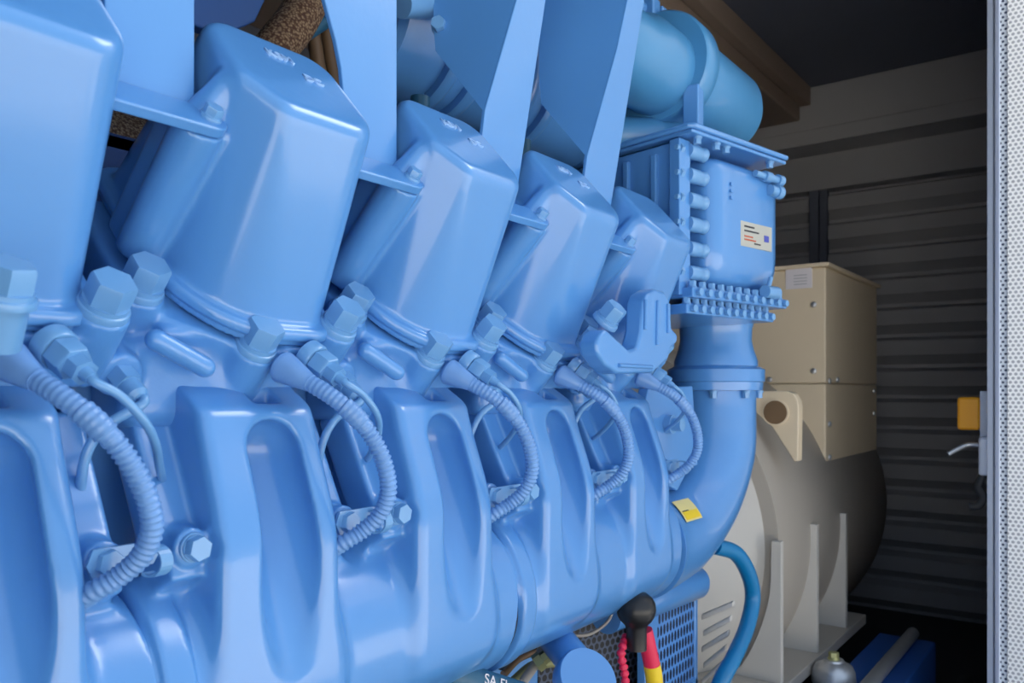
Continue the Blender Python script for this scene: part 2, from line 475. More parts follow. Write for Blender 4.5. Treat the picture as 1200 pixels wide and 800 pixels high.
pp = [p2+a2*0.02, p2+a2*0.034] + [p2+Vector(v) for v in ((0.018, -0.022, -0.040), (0.012, -0.034, -0.062), (0.002, -0.034, -0.092), (-0.02, -0.022, -0.125))]
tube(bm, spline(pp, 36), 0.0042, 12)
rett_me = finish(bm, 'return_line')

# armoured sensor cable
CB = [(328, 428, -0.640), (352, 442, -0.618), (385, 462, -0.592), (413, 484, -0.575), (436, 512, -0.566), (451, 545, -0.563), (455, 578, -0.567), (444, 604, -0.578), (424, 622, -0.592), (402, 636, -0.604), (380, 650, -0.625)]
path = spline([Q(*c)-Vector((0, U1, 0)) for c in CB], 500)
path = resample(path, 0.0011)
NP = len(path)
s0 = int(NP*0.13); s1 = int(NP*0.40)
bm = bmesh.new()
tube(bm, path[:s0+3], lambda i, L: 0.0155-0.0066*min(1, max(0, (i-6)/(s0-6))) if i > 3 else 0.013+0.0009*i, 20)
boot_me = finish(bm, 'cable_boot')
bm = bmesh.new()
def wr(i, L): return 0.0080+0.00035*math.sin(2*math.pi*L/0.0052) + (0.0013 if abs(i-(s1-s0)*0.72) < (s1-s0)*0.16 else 0)
tube(bm, path[s0:s1], wr, 18)
sleeve_me = finish(bm, 'cable_sleeve')
bm = bmesh.new()
tube(bm, path[s1-4:], lambda i, L: 0.0076+0.0010*math.sin(2*math.pi*L/0.0050), 18)
cond_me = finish(bm, 'corrugated_conduit', 70)

# clamp strap from the right wing bolt across the cable
def strap(long):
    bm = bmesh.new()
    y1 = 0.143 if long else 0.118
    z0 = -0.131
    pts = [Vector((-0.6175, 0.071, z0-0.011)), Vector((-0.6175, y1, z0-0.006)), Vector((-0.6175, y1+0.006, z0+0.004)),
           Vector((-0.6175, y1, z0+0.012)), Vector((-0.6175, 0.071, z0+0.012)), Vector((-0.6175, 0.066, z0))]
    prism(bm, pts, (0.0035, 0, 0))
    # loop around the cable
    c = Vector((-0.606, 0.112, z0-0.002))
    for s in (0.010,):
        ring = [c+Vector((0.013*math.cos(t*math.pi/12), -0.003+0.004*math.cos(t*math.pi/12), 0.0125*math.sin(t*math.pi/12))) for t in range(-8, 9)]
        for i in range(len(ring)-1):
            a, b = ring[i], ring[i+1]
            n = Vector((0, 0.010, 0))
            o = (b-a).normalized().cross(n.normalized())*0.002
            prism(bm, [a, b, b+o, a+o], n)
    return finish(bm, 'cable_clamp')
strap_s, strap_l = strap(False), strap(True)

# faint raised casting marks on top of a cover
def cast_text(body, size, y, v, parent, yc, rot):
    cu = bpy.data.curves.new('casting_mark', 'FONT'); cu.body = body; cu.size = size; cu.extrude = 0.0009; cu.bevel_depth = 0.0003
    cu.align_x = 'CENTER'
    cu.align_x = 'CENTER'
    tmp = bpy.data.objects.new('casting_mark', cu); C.objects.link(tmp)
    bpy.context.view_layer.update()
    me = bpy.data.meshes.new_from_object(tmp); bpy.data.objects.remove(tmp); bpy.data.curves.remove(cu)
    n = BANK; ex = Vector((0, 1, 0)); ey = n.cross(ex)
    me.transform(Matrix((ex, ey, n)).transposed().to_4x4())
    o = link('casting_mark', me, M['mark'], parent, UV(UT-0.05*(v+0.566)+0.0008, v, y+yc))


for u in range(5):
    yc = U0+u*PITCH
    head = link('cylinder_head', head_me, M['cast'], engine, (0, yc, 0))
    cov = link('rocker_cover', cover_me, M['blue'], engine, (0, yc, 0))
    for k in ('left', 'mid', 'right'):
        if u == 4 and k != 'mid': pass
        uu, v, y = HB[k]
        link('head_bolt', bolt_me, M['bolt'], head, UV(uu-0.020, v, y+yc))
    link('injector_nut', inj_me, M['bolt'], head, (0, yc, 0))
    link('injector_line', injt_me, M['bolt'], head, (0, yc, 0))
    link('return_nut', ret_me, M['bolt'], head, (0, yc, 0))
    link('return_line', rett_me, M['bolt'], head, (0, yc, 0))
    cab = link('cable_boot', boot_me, M['hoseblue'], engine, (0, yc, 0))
    link('cable_sleeve', sleeve_me, M['hoseblue'], cab, (0, yc, 0))
    link('corrugated_conduit', cond_me, M['hoseblue'], cab, (0, yc, 0))
    link('cable_clamp', strap_l if u in (2, 3) else strap_s, M['bolt'], cab, (0, yc, 0))
    if 1 <= u <= 3:
        cast_text('KSM', 0.016, 0.004, -0.652, cov, yc, 0)
        cast_text('DC', 0.015, 0.030, -0.628, cov, yc, 0)

for c in (0, 1, 2):
    yc = U0-PITCH/2+2*PITCH*c
    man = link('intake_manifold_section', man_me, M['blue'], engine, (0, yc, 0))
    for q in (-1, 1):
        for s in (-1, 1):
            link('flange_bolt', wbolt_me, M['bolt'], man, (-0.6215, yc+q*0.12+s*0.083, -0.131))

for y in (U0+PITCH/2, U0+PITCH*2.5, U0+PITCH*4.5):
    bm = bmesh.new(); lathe(bm, (PX, y-0.004, PZ), (0, 1, 0), [(0, PR-0.004), (0.008, PR-0.004)], 64)
    obj('joint_gasket', bm, M['dark'], engine, label='dark gasket ring in the manifold joint')

# extra tall bolt on the first head, at the frame edge
bm = bmesh.new(); p = Q(1, 352, -0.56); hexbolt_bm(bm, p, Vector((0.45, 0, 0.89)), 0.030, 0.020)
lathe(bm, p-Vector((0.45, 0, 0.89))*0.03, Vector((0.45, 0, 0.89)), [(0, 0.0165), (0.030, 0.0165)], 24)
obj('stay_bolt', bm, M['bolt'], engine)

# ------------------------------------------------------------------ brackets between the covers
def bracket_wide(yc):
    bm = bmesh.new()
    yr = yc-0.079
    t = 0.006
    X = -0.625
    # front flange facing outwards, its left edge rising to the left with a curve
    pts = [(yr, 0.222), (yr, 0.75), (yr-0.108, 0.75), (yr-0.108, 0.415), (yr-0.104, 0.395), (yr-0.096, 0.375), (yr-0.086, 0.350), (yr-0.079, 0.325), (yr-0.076, 0.300), (yr-0.076, 0.222)]
    prism(bm, [(X, a, b) for a, b in pts], (-t, 0, 0))
    o = obj('support_bracket', bm, M['blue'], engine, bevel=0.0015)
    # web going back
    bm = bmesh.new()
    w = [(X-0.004, 0.40), (X-0.004, 0.75), (X-0.20, 0.75), (X-0.20, 0.56), (X-0.03, 0.43)]
    prism(bm, [(a, yr-0.102, b) for a, b in w], (0, -t, 0))
    obj('bracket_web', bm, M['blue'], o, bevel=0.0015)
    # foot that lies on the rib of the cover, with its bolt
    bm = bmesh.new()
    n = BANK; base = UV(-0.2768, -0.589, yc-0.079)
    ex = OUT
    foot = []
    for k in range(9):
        a = -math.pi/2+math.pi*k/8
        foot.append(base + Vector((0, 1, 0))*(0.017*math.cos(a)) + ex*(0.017*math.sin(a)))
    foot += [base+ex*0.017+Vector((0, -0.085, 0)), base-ex*0.017+Vector((0, -0.085, 0))]
    prism(bm, foot, n*0.010)
    obj('bracket_foot', bm, M['blue'], o, bevel=0.002)
    bm = bmesh.new(); hexbolt_bm(bm, base+n*0.010+Vector((0, 0.002, 0)), n, 0.014, 0.008)
    obj('foot_bolt', bm, M['bolt'], o)

def bracket_narrow(yc):
    yr = yc-0.081; t = 0.006
    bm = bmesh.new()
    # flange leaning outwards with height
    def fx(z): return -0.632+0.19*(z-0.30)
    pts = [(yr, 0.235), (yr, 0.75), (yr-0.030, 0.75), (yr-0.054, 0.505), (yr-0.088, 0.345), (yr-0.086, 0.315), (yr-0.080, 0.28), (yr-0.080, 0.235)]
    a = [bm.verts.new((fx(z), y, z)) for y, z in pts]; b = [bm.verts.new((fx(z)-t, y, z)) for y, z in pts]
    bm.faces.new(a); bm.faces.new(b[::-1])
    for i in range(len(pts)): bm.faces.new((a[i], b[i], b[(i+1) % len(pts)], a[(i+1) % len(pts)]))
    o = obj('support_bracket', bm, M['blue'], engine, bevel=0.0015)
    # web: its outer edge follows the flange's left edge, then a long diagonal
    bm = bmesh.new()
    outer = [(-0.088, 0.345), (-0.054, 0.505), (-0.030, 0.75)]
    f = [(fx(z)-0.003, yr+y, z) for y, z in outer]
    g = [(-0.708, yr-0.085, 0.440), (-0.712, yr-0.085, 0.48), (-0.73, yr-0.06, 0.75)]
    pa = [Vector(v) for v in (f[0], f[1], f[2], g[2], g[1], g[0])]
    va = [bm.verts.new(v) for v in pa]; vb = [bm.verts.new(v+Vector((0, t, 0))) for v in pa]
    for V, rev in ((va, 0), (vb, 1)):
        tr = [(0, 1, 5), (1, 4, 5), (1, 2, 4), (2, 3, 4)]
        for q in tr: bm.faces.new([V[i] for i in (q[::-1] if rev else q)])
    for i in range(6): bm.faces.new((va[i], va[(i+1) % 6], vb[(i+1) % 6], vb[i]))
    obj('bracket_web', bm, M['blue'], o, angle=50)
    bm = bmesh.new(); n = BANK; base = UV(-0.2768, -0.589, yc-0.079); ex = OUT; foot = []
    for k in range(9):
        q = -math.pi/2+math.pi*k/8
        foot.append(base + Vector((0, 1, 0))*(0.017*math.cos(q)) + ex*(0.017*math.sin(q)))
    foot += [base+ex*0.017+Vector((0, -0.085, 0)), base-ex*0.017+Vector((0, -0.085, 0))]
    prism(bm, foot, n*0.010); obj('bracket_foot', bm, M['blue'], o, bevel=0.002)
    bm = bmesh.new(); hexbolt_bm(bm, base+n*0.010+Vector((0, 0.002, 0)), n, 0.014, 0.008); obj('foot_bolt', bm, M['bolt'], o)
bracket_wide(U0+PITCH); bracket_wide(U0+2*PITCH); bracket_narrow(U0+3*PITCH); bracket_narrow(U0+4*PITCH)

# pipework behind the brackets
bm = bmesh.new()
c = Vector((-0.86, 0, 0.53))
lathe(bm, c+Vector((0, 0.78, 0)), (0, 1, 0), [(0, 0.04), (0.003, 0.09), (0.012, 0.10), (0.54, 0.10)], 48)
air = obj('charge_air_pipe', bm, M['blue'], engine)
for y in (0.88, 0.935, 1.06, 1.12):
    bm = bmesh.new(); lathe(bm, (c.x, y, c.z), (0, 1, 0), [(0, 0.10), (0, 0.112), (0.006, 0.116), (0.016, 0.116), (0.022, 0.112), (0.022, 0.10)], 48)
    obj('pipe_flange', bm, M['blue'], air)
bm = bmesh.new()
lathe(bm, (-0.99, -0.3, 0.26), (0, 1, 0), [(0, 0.085), (1.6, 0.085)], 40)
ex = obj('wrapped_exhaust_pipe', bm, M['wrap'], engine, label='brown braided insulation around the exhaust pipe')
bm = bmesh.new(); box(bm, (-0.86, -0.5, 0.0), (-0.84, 1.40, 0.27)); box(bm, (-0.92, -0.5, 0.25), (-0.84, 1.40, 0.27))
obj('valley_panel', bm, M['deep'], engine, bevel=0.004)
bm = bmesh.new(); box(bm, (-1.15, -0.45, 0.74), (-0.60, 1.12, 0.95)); obj('unseen_air_manifold', bm, M['blue'], engine, bevel=0.03)  # unseen box on the brackets, added to block light over the valley
bm = bmesh.new(); tube(bm, spline([Q(298, 96, -0.86), Q(322, 58, -0.85), Q(352, 18, -0.85), Q(378, -40, -0.86)], 30), 0.026, 32)
wr_ = obj('wrapped_elbow', bm, M['wrap'], engine, label='tan braided insulation sleeve')
bm = bmesh.new(); a = Q(322, 62, -0.845); b = Q(366, 34, -0.845); tube(bm, spline([a+(a-b)*0.2, a, b, b+(b-a)*0.3], 12), 0.010, 14); ob_ = obj('oil_line', bm, M['teal'], engine)
for px in (372, 388):
    bm = bmesh.new(); tube(bm, spline([Q(px-6, 30, -0.90), Q(px, 70, -0.90), Q(px+10, 125, -0.90), Q(px+16, 180, -0.92)], 16), 0.010, 14); obj('brown_tube', bm, M['copper'], engine)
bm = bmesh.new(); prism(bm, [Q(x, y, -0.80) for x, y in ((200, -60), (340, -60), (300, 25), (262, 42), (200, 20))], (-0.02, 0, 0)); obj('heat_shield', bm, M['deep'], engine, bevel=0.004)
for y in (1.05, 1.30):
    bm = bmesh.new(); tube(bm, [Vector((-0.80, y-0.2, 0.42)), Vector((-0.81, y-0.2, 0.10))], 0.014, 14); obj('coolant_tube', bm, M['teal'], engine)
bm = bmesh.new(); q = Q(470, 4, -0.73); r_ = Q(536, 6, -0.73); lathe(bm, q, r_-q, [(0, 0.018), ((r_-q).length-0.004, 0.018), ((r_-q).length, 0.014)], 24); obj('clamp_barrel', bm, M['bolt'], air)
bm = bmesh.new(); hexbolt_bm(bm, Q(516, 33, -0.708), (0.5, -0.85, 0), 0.017, 0.014); obj('barrel_bolt', bm, M['bolt'], air)

# ------------------------------------------------------------------ rear of the intake manifold: elbow and cooler
Y_END = U0-PITCH/2+2*PITCH*2+0.24
EX = -0.68; EY = 1.625
ELB = spline([(PX, Y_END+0.003, PZ), (PX, Y_END+0.06, PZ), (PX+0.002, Y_END+0.15, PZ+0.012), (PX+0.010, Y_END+0.245, PZ+0.065), (PX+0.018, EY-0.012, -0.13), (EX, EY, -0.05), (EX, EY, 0.03)], 60)
bm = bmesh.new()
tube(bm, ELB, lambda i, L: (0.0985 if i < 2 else 0.0975-0.0155*min(1, i/52)), 48)
elbow = obj('intake_elbow', bm, M['blue'], engine)
bm = bmesh.new()
lathe(bm, (EX, EY, 0.0), (0, 0, 1), [(0, 0.084), (0.002, 0.0955), (0.018, 0.097), (0.02, 0.100), (0.044, 0.100), (0.048, 0.094), (0.052, 0.086), (0.062, 0.086), (0.085, 0.078), (0.105, 0.0735), (0.13, 0.0745), (0.155, 0.082), (0.165, 0.088)], 56)
obj('inlet_neck', bm, M['blue'], engine)
neck = [o for o in engine.children if o.name.startswith('inlet_neck')][0]
for k in range(8):
    a = 0.35+k*math.pi/4; bm = bmesh.new()
    hexbolt_bm(bm, (EX+0.088*math.cos(a), EY+0.088*math.sin(a), 0.001), (0, 0, -1), 0.013, 0.012)
    obj('neck_bolt', bm, M['bolt'], neck)
# web plate on the inner side of the elbow
bm = bmesh.new()
w = [Q(x, y, -0.655) for x, y in ((752, 490), (760, 455), (812, 452), (818, 545), (808, 548), (794, 575), (770, 560))]
prism(bm, w, (-0.02, 0, 0)); obj('elbow_web', bm, M['blue'], elbow, bevel=0.003)
bm = bmesh.new(); p = Q(782, 497, -0.655)
lathe(bm, p, (1, 0, 0), [(0, 0.017), (0.012, 0.017), (0.012, 0.012), (0.03, 0.012)], 24); obj('drain_plug', bm, M['bolt'], elbow)
# yellow warning sticker, wrapped on the pipe
def sticker(y0, y1, a0, a1, r, mat, name, parent, cx=PX, cz=PZ, lab=None, cyy=0):
    bm = bmesh.new(); n = 10; rows = []
    for k in range(n+1):
        a = a0+(a1-a0)*k/n
        rows.append([bm.verts.new((cx+rr*math.cos(a), y, cz+rr*math.sin(a))) for y, rr in ((y0, r), (y1, r), (y1, r+0.0006), (y0, r+0.0006))])
    for i in range(n):
        for k in range(4): bm.faces.new((rows[i][k], rows[i][(k+1) % 4], rows[i+1][(k+1) % 4], rows[i+1][k]))
    bm.faces.new(rows[0][::-1]); bm.faces.new(rows[-1])
    return obj(name, bm, mat, parent, label=lab)
st = sticker(Y_END+0.030, Y_END+0.098, R(28), R(54), 0.0982, M['stickerl'], 'warning_sticker', elbow, lab='yellow warning sticker')
sticker(Y_END+0.034, Y_END+0.094, R(30), R(39), 0.0990, M['yellow'], 'sticker_band', st)
sticker(Y_END+0.036, Y_END+0.060, R(39.3), R(40.3), 0.0990, M['ink'], 'sticker_line', st)

# charge air cooler, turned about 12 degrees
CO = Vector((-0.60, 1.296, 0)); E1 = Vector((0.208, 0.978, 0)).normalized(); E2 = Vector((-E1.y, E1.x, 0))
MC = Matrix(((E1.x, E2.x, 0, CO.x), (E1.y, E2.y, 0, CO.y), (0, 0, 1, 0), (0, 0, 0, 1)))
def lp(s, b, z): return MC @ Vector((s, b, z))   # s along the side, b going back, z up
ZB, ZT = 0.185, 0.430
cool = bmesh.new()
box(cool, (0.02, 0.035, ZB), (0.28, 0.30, ZT), MC)
cooler = obj('charge_air_cooler', cool, M['blue'], engine, bevel=0.006)
# front face panels
bm = bmesh.new(); box(bm, (0.0, 0.0, ZB-0.02), (0.020, 0.30, ZT+0.005), MC); obj('end_flange', bm, M['blue'], cooler, bevel=0.003)
bm = bmesh.new()
for b in (0.055, 0.12, 0.19): box(bm, (-0.008, b, ZB+0.01), (0.002, b+0.012, ZT-0.01), MC)
box(bm, (-0.012, 0.0, ZB-0.02), (0.003, 0.022, ZT+0.005), MC)
obj('face_rib', bm, M['blue'], cooler, bevel=0.002)
# rounded tank on the side
bm = bmesh.new(); prof = []
for s, b in ((0.062, 0.045), (0.062, 0.012), (0.066, -0.003), (0.078, -0.012), (0.095, -0.016), (0.125, -0.017), (0.262, -0.014), (0.280, -0.008), (0.290, 0.004), (0.292, 0.03), (0.292, 0.045)):
    prof.append(lp(s, b, ZB+0.012))
low = prof
rings = []
for z, ins in ((ZB+0.006, 0.028), (ZB+0.018, 0.012), (ZB+0.045, 0.002), (ZB+0.07, 0.0), (ZT-0.04, 0.0), (ZT-0.022, 0.005), (ZT-0.012, 0.016)):
    rings.append([bm.verts.new(Vector((p.x, p.y, z)) + E2*(ins if 0 < i < len(prof)-1 else 0) + (E1*ins*0.5 if i < 4 else Vector())) for i, p in enumerate(prof)])
for i in range(len(rings)-1):
    for k in range(len(prof)-1): bm.faces.new((rings[i][k], rings[i][k+1], rings[i+1][k+1], rings[i+1][k]))
bm.faces.new(rings[0]); bm.faces.new(rings[-1][::-1])
for i in range(len(rings)-1): bm.faces.new((rings[i][-1], rings[i][0], rings[i+1][0], rings[i+1][-1]))
tank = obj('cooler_tank', bm, M['blue'], cooler, bevel=0, angle=50)
# spacers with bolts
for k in range(6):
    z = lp(0, 0, 0).z + (HY-(174+28.8*k))*1.40/F
    bm = bmesh.new()
    lathe(bm, lp(0.016, 0.004, z), E1, [(0, 0.0125), (0.004, 0.0132), (0.028, 0.0132), (0.031, 0.0118), (0.038, 0.0118), (0.042, 0.0132), (0.047, 0.0132), (0.050, 0.011)], 24)
    o = obj('bolt_spacer', bm, M['bolt'], cooler)
    bm = bmesh.new(); lathe(bm, lp(0.0, 0.004, z), -E1, [(0, 0.0085), (0.008, 0.0085)], 6); lathe(bm, lp(-0.008, 0.004, z), -E1, [(0, 0.005), (0.008, 0.0045)], 12)
    obj('spacer_nut', bm, M['bolt'], o)
# bolted flanges under and over the cooler
for nm, z0, z1, s0_, s1_, b0 in (('lower_flange', 0.160, 0.178, -0.004, 0.300, -0.022), ('foot_flange', 0.132, 0.150, -0.012, 0.262, -0.016), ('top_flange', 0.438, 0.445, -0.012, 0.290, -0.026)):
    bm = bmesh.new(); box(bm, (s0_, b0, z0), (s1_, 0.30, z1), MC); fl = obj(nm, bm, M['blue'], cooler, bevel=0.003)
    n = 11 if nm != 'top_flange' else 4
    for k in range(n):
        bm = bmesh.new(); s = s0_+0.014+(s1_-s0_-0.028)*k/(n-1)
        if nm == 'top_flange': s = (0.02, 0.075, 0.105, 0.25)[k]
        zz = z1 if nm != 'top_flange' else z0
        hexbolt_bm(bm, lp(s, b0+0.012, zz), (0, 0, 1 if nm != 'top_flange' else -1), 0.0125, 0.009)
        lathe(bm, lp(s, b0-0.001, (z0+z1)/2), -E2, [(0, 0.0065), (0.007, 0.0065)], 8) if nm != 'top_flange' else None
        obj('flange_bolt', bm, M['bolt'], fl)
# raised rim of the top cover
bm = bmesh.new()
tube(bm, [lp(-0.012, 0.28, 0.450), lp(-0.012, -0.020, 0.450), lp(-0.007, -0.026, 0.450), lp(0.288, -0.026, 0.450)], 0.005, 10)
obj('top_rim', bm, M['blue'], cooler)
bm = bmesh.new()
lathe(bm, lp(0.190, -0.02, 0.405), E1, [(0, 0.006), (0.03, 0.006), (0.03, 0.010), (0.05, 0.010), (0.05, 0.007), (0.075, 0.007), (0.075, 0.011), (0.09, 0.011)], 14)
lathe(bm, lp(0.240, -0.02, 0.382), E1, [(0, 0.010), (0.02, 0.010), (0.02, 0.013), (0.036, 0.013)], 14)
obj('latch_rod', bm, M['bolt'], cooler)
bm = bmesh.new()
tube(bm, [lp(0.225, -0.02, 0.176), lp(0.235, -0.026, 0.215)], 0.0045, 10); lathe(bm, lp(0.21, -0.028, 0.186), E1, [(0, 0.012), (0.04, 0.012)], 14)
obj('drain_tap', bm, M['bolt'], cooler)
# nameplate
def onside(s0, s1, z0, z1, b, th, mat, name, parent, lab=None):
    bm = bmesh.new(); box(bm, (s0, b-th, z0), (s1, b, z1), MC); return obj(name, bm, mat, parent, label=lab)
sN = 0.148; npz = 0.288
np_ = onside(sN, sN+0.105, npz-0.022, npz+0.024, -0.0135, 0.003, M['plate'], 'nameplate', tank, 'small silver data plate')
for i, (a, b, z, h, m) in enumerate(((0.012, 0.045, 0.014, 0.003, 'ink'), (0.012, 0.060, 0.006, 0.0028, 'ink'), (0.012, 0.040, -0.004, 0.0026, 'redink'), (0.012, 0.050, -0.010, 0.0026, 'redink'), (0.045, 0.066, -0.015, 0.0026, 'ink'), (0.078, 0.094, -0.006, 0.012, 'blueink'))):
    onside(sN+a, sN+b, npz+z, npz+z+h, -0.0165, 0.0006, M[m], 'plate_print', np_)
bm = bmesh.new()
for k in range(3): box(bm, (0.112, -0.0205, 0.345+k*0.012), (0.118, -0.016, 0.351+k*0.012), MC)
obj('cast_digits', bm, M['blue'], tank)

# big horizontal air cylinder over the cooler
bm = bmesh.new()
cx, cz = -0.68, 0.595
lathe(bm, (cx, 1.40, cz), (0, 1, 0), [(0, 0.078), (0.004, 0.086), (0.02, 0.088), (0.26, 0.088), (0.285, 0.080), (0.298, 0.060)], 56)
can = obj('air_cylinder', bm, M['blueshade'], engine)
bm = bmesh.new()
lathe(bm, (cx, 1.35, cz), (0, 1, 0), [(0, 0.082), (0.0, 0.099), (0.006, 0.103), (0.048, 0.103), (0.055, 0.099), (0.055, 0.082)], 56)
rg = obj('cylinder_ring', bm, M['blueshade'], can)
bm = bmesh.new()
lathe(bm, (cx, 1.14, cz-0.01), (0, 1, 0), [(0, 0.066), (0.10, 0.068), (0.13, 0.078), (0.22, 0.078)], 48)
obj('inlet_pipe', bm, M['blueshade'], can)
bm = bmesh.new(); box(bm, (cx-0.05, 1.34, cz+0.088), (cx+0.0, 1.37, cz+0.128)); box(bm, (cx-0.05, 1.378, cz+0.088), (cx+0.0, 1.40, cz+0.125))
lathe(bm, (cx-0.025, 1.325, cz+0.110), (0, 1, 0), [(0, 0.012), (0.08, 0.012)], 16)
obj('clamp_lug', bm, M['blue'], rg, bevel=0.004)
bm = bmesh.new(); box(bm, (cx+0.055, 1.345, cz-0.145), (cx+0.085, 1.37, cz-0.05)); obj('cylinder_stay', bm, M['blue'], can, bevel=0.003)
bm = bmesh.new()
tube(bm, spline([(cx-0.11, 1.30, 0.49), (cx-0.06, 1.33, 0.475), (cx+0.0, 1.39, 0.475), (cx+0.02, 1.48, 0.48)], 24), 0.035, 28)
obj('lower_duct', bm, M['blueshade'], can)

# lifting bracket bolted to the last head
U4 = U0+4*PITCH
XL = -0.556
pl = [Q(x, y, XL) for x, y in ((699, 402), (704, 390), (711, 385), (722, 395), (738, 410), (747, 407), (752, 388), (754, 354), (758, 344), (768, 338), (779, 341), (786, 354), (788, 384), (795, 392), (794, 402), (787, 408), (784, 421), (766, 437), (724, 438), (710, 428), (701, 415))]
bm = bmesh.new(); prism(bm, pl, (-0.030, 0, 0))
lift = obj('lifting_bracket', bm, M['cast'], engine, bevel=0.006, seg=4)
for xs in ((757, 351, 756, 386), (771, 352, 770, 404), (783, 356, 783, 390)):
    bm = bmesh.new(); A = Q(xs[0], xs[1], XL+0.001); B = Q(xs[2], xs[3], XL+0.001)
    tube(bm, [A, A.lerp(B, .5), B], 0.0034, 10); obj('hook_rib', bm, M['cast'], lift)
bm = bmesh.new(); A = Q(725, 428, XL+0.001); B = Q(764, 430, XL+0.001); tube(bm, [A, A.lerp(B, .5), B], 0.003, 10); obj('hook_rib', bm, M['cast'], lift)
bm = bmesh.new(); hexbolt_bm(bm, Q(708, 378, -0.585), BANK, 0.030, 0.024); obj('lifting_bolt', bm, M['bolt'], lift)

# things under the manifold
bm = bmesh.new()
a = Q(630, 722, -0.74); b = Q(676, 778, -0.62)
tube(bm, [a, a.lerp(b, 0.5), b], 0.026, 32)
fil = obj('oil_filler_pipe', bm, M['blue'], engine)
ax = Vector((0.60, -0.28, 0.52)).normalized(); b = Q(690, 794, -0.590)
bm = bmesh.new(); lathe(bm, b-ax*0.03, ax, [(0, 0.037), (0.004, 0.044), (0.026, 0.045), (0.030, 0.043)], 48)
obj('filler_cap', bm, M['blue'], fil)
def panel(name, p0, p1, z0, z1, mat, parent, th=0.004):
    """upright sheet from p0 to p1 whose own x axis runs along it"""
    d = Vector((p1[0]-p0[0], p1[1]-p0[1], 0)); L = d.length; bm = bmesh.new()
    box(bm, (0, -th/2, 0), (L, th/2, z1-z0))
    o = link(name, finish(bm, name), mat, parent, (p0[0], p0[1], z0)); o.rotation_euler = (0, 0, math.atan2(d.y, d.x)); return o
panel('perforated_guard', Q(630, 700, -0.80), Q(775, 700, -0.735), -0.75, -0.30, M['perf_black'], engine)
p0, p1 = Q(762, 700, -0.715), Q(814, 700, -0.715)
panel('mesh_guard', p0, p1, -0.60, -0.385, M['perf_blue'], engine)
bm = bmesh.new(); e = p1-p0
for t0, t1 in ((-0.16, 0.10), (0.95, 1.02)):
    box(bm, (p0.x-0.012, p0.y+e.y*t0, -0.62), (p0.x+0.006, p0.y+e.y*t1, -0.385))
box(bm, (p0.x-0.012, p0.y-0.02, -0.70), (p0.x+0.006, p1.y+0.005, -0.60))
obj('guard_frame', bm, M['blue'], engine, bevel=0.003)
bm = bmesh.new(); lathe(bm, (-0.735, 1.26, -0.400), (0.10, 0.95, 0.02), [(0, 0.034), (0.31, 0.036), (0.325, 0.028)], 28); obj('breather_pipe', bm, M['blue'], engine)
bm = bmesh.new(); tube(bm, spline([Q(662, 744, -0.72), Q(690, 743, -0.715), Q(712, 728, -0.71), Q(720, 708, -0.71)], 20), 0.0028, 10); obj('small_line', bm, M['grey'], engine)
# clutter low between the pipes
for i, (pts, r, m) in enumerate(((((590, 790), (610, 770), (640, 760)), 0.006, 'copper'), (((600, 800), (625, 780), (655, 775)), 0.008, 'brass'), (((585, 778), (615, 752), (640, 745)), 0.010, 'dark'), (((612, 800), (632, 770), (636, 745)), 0.007, 'grey'))):
    bm = bmesh.new(); tube(bm, spline([Q(x, y, -0.74+0.012*i) for x, y in pts], 14), r, 12); obj('fuel_line', bm, M[m], engine)
bm = bmesh.new(); lathe(bm, Q(628, 778, -0.70), (0.5, 0.5, 0.5), [(0, 0.014), (0.012, 0.014), (0.012, 0.010), (0.024, 0.010)], 6); obj('line_fitting', bm, M['brass'], engine)
# painted canister at the bottom edge with white lettering
a, b = Q(470, 774, -0.67), Q(664, 834, -0.60)
bm = bmesh.new(); lathe(bm, a, b-a, [(0, 0.020), ((b-a).length-0.004, 0.020), ((b-a).length, 0.016)], 36)
flt = obj('filter_canister', bm, M['teal'], engine)
cu = bpy.data.curves.new('lettering', 'FONT'); cu.body = 'SA-FL'; cu.size = 0.018; cu.extrude = 0.0004
tmp = bpy.data.objects.new('lettering', cu); C.objects.link(tmp); bpy.context.view_layer.update()
me = bpy.data.meshes.new_from_object(tmp); bpy.data.objects.remove(tmp); bpy.data.curves.remove(cu)
ex = (b-a).normalized(); mid = a.lerp(b, 0.42); n = (-mid).normalized(); n = (n-ex*n.dot(ex)).normalized(); n = (n+Vector((0, 0, 0.45))).normalized(); n = (n-ex*n.dot(ex)).normalized(); ey = n.cross(ex)
me.transform(Matrix((ex, ey, n)).transposed().to_4x4())
link('lettering', me, M['white'], flt, a.lerp(b, 0.40)+n*0.0204-ey*0.004, label='white printed letters')

# ------------------------------------------------------------------ battery cable with boot
bm = bmesh.new()
kb = Q(745, 705, -0.62); ke = Q(748, 745, -0.62)
batt = empty('battery_cable', Q(765, 830, -0.62), 'red and yellow battery cable with a black rubber boot under the manifold end', 'cable')
lathe(bm, kb+Vector((0, 0, 0.016)), (0.02, 0, -1), [(0, 0.008), (0.003, 0.018), (0.009, 0.026), (0.018, 0.031), (0.028, 0.032), (0.038, 0.030), (0.046, 0.025), (0.052, 0.019), (0.058, 0.0165), (0.092, 0.016)], 28)
obj('rubber_boot', bm, M['black'], batt)
bm = bmesh.new(); tube(bm, spline([Q(755, 738, -0.615), Q(760, 760, -0.612), Q(764, 779, -0.61)], 20), 0.0135, 18); obj('red_sleeve', bm, M['red'], batt)
bm = bmesh.new(); tube(bm, spline([Q(764, 778, -0.61), Q(767, 800, -0.61), Q(770, 850, -0.62)], 20), 0.0142, 18); obj('yellow_sleeve', bm, M['yellow'], batt)
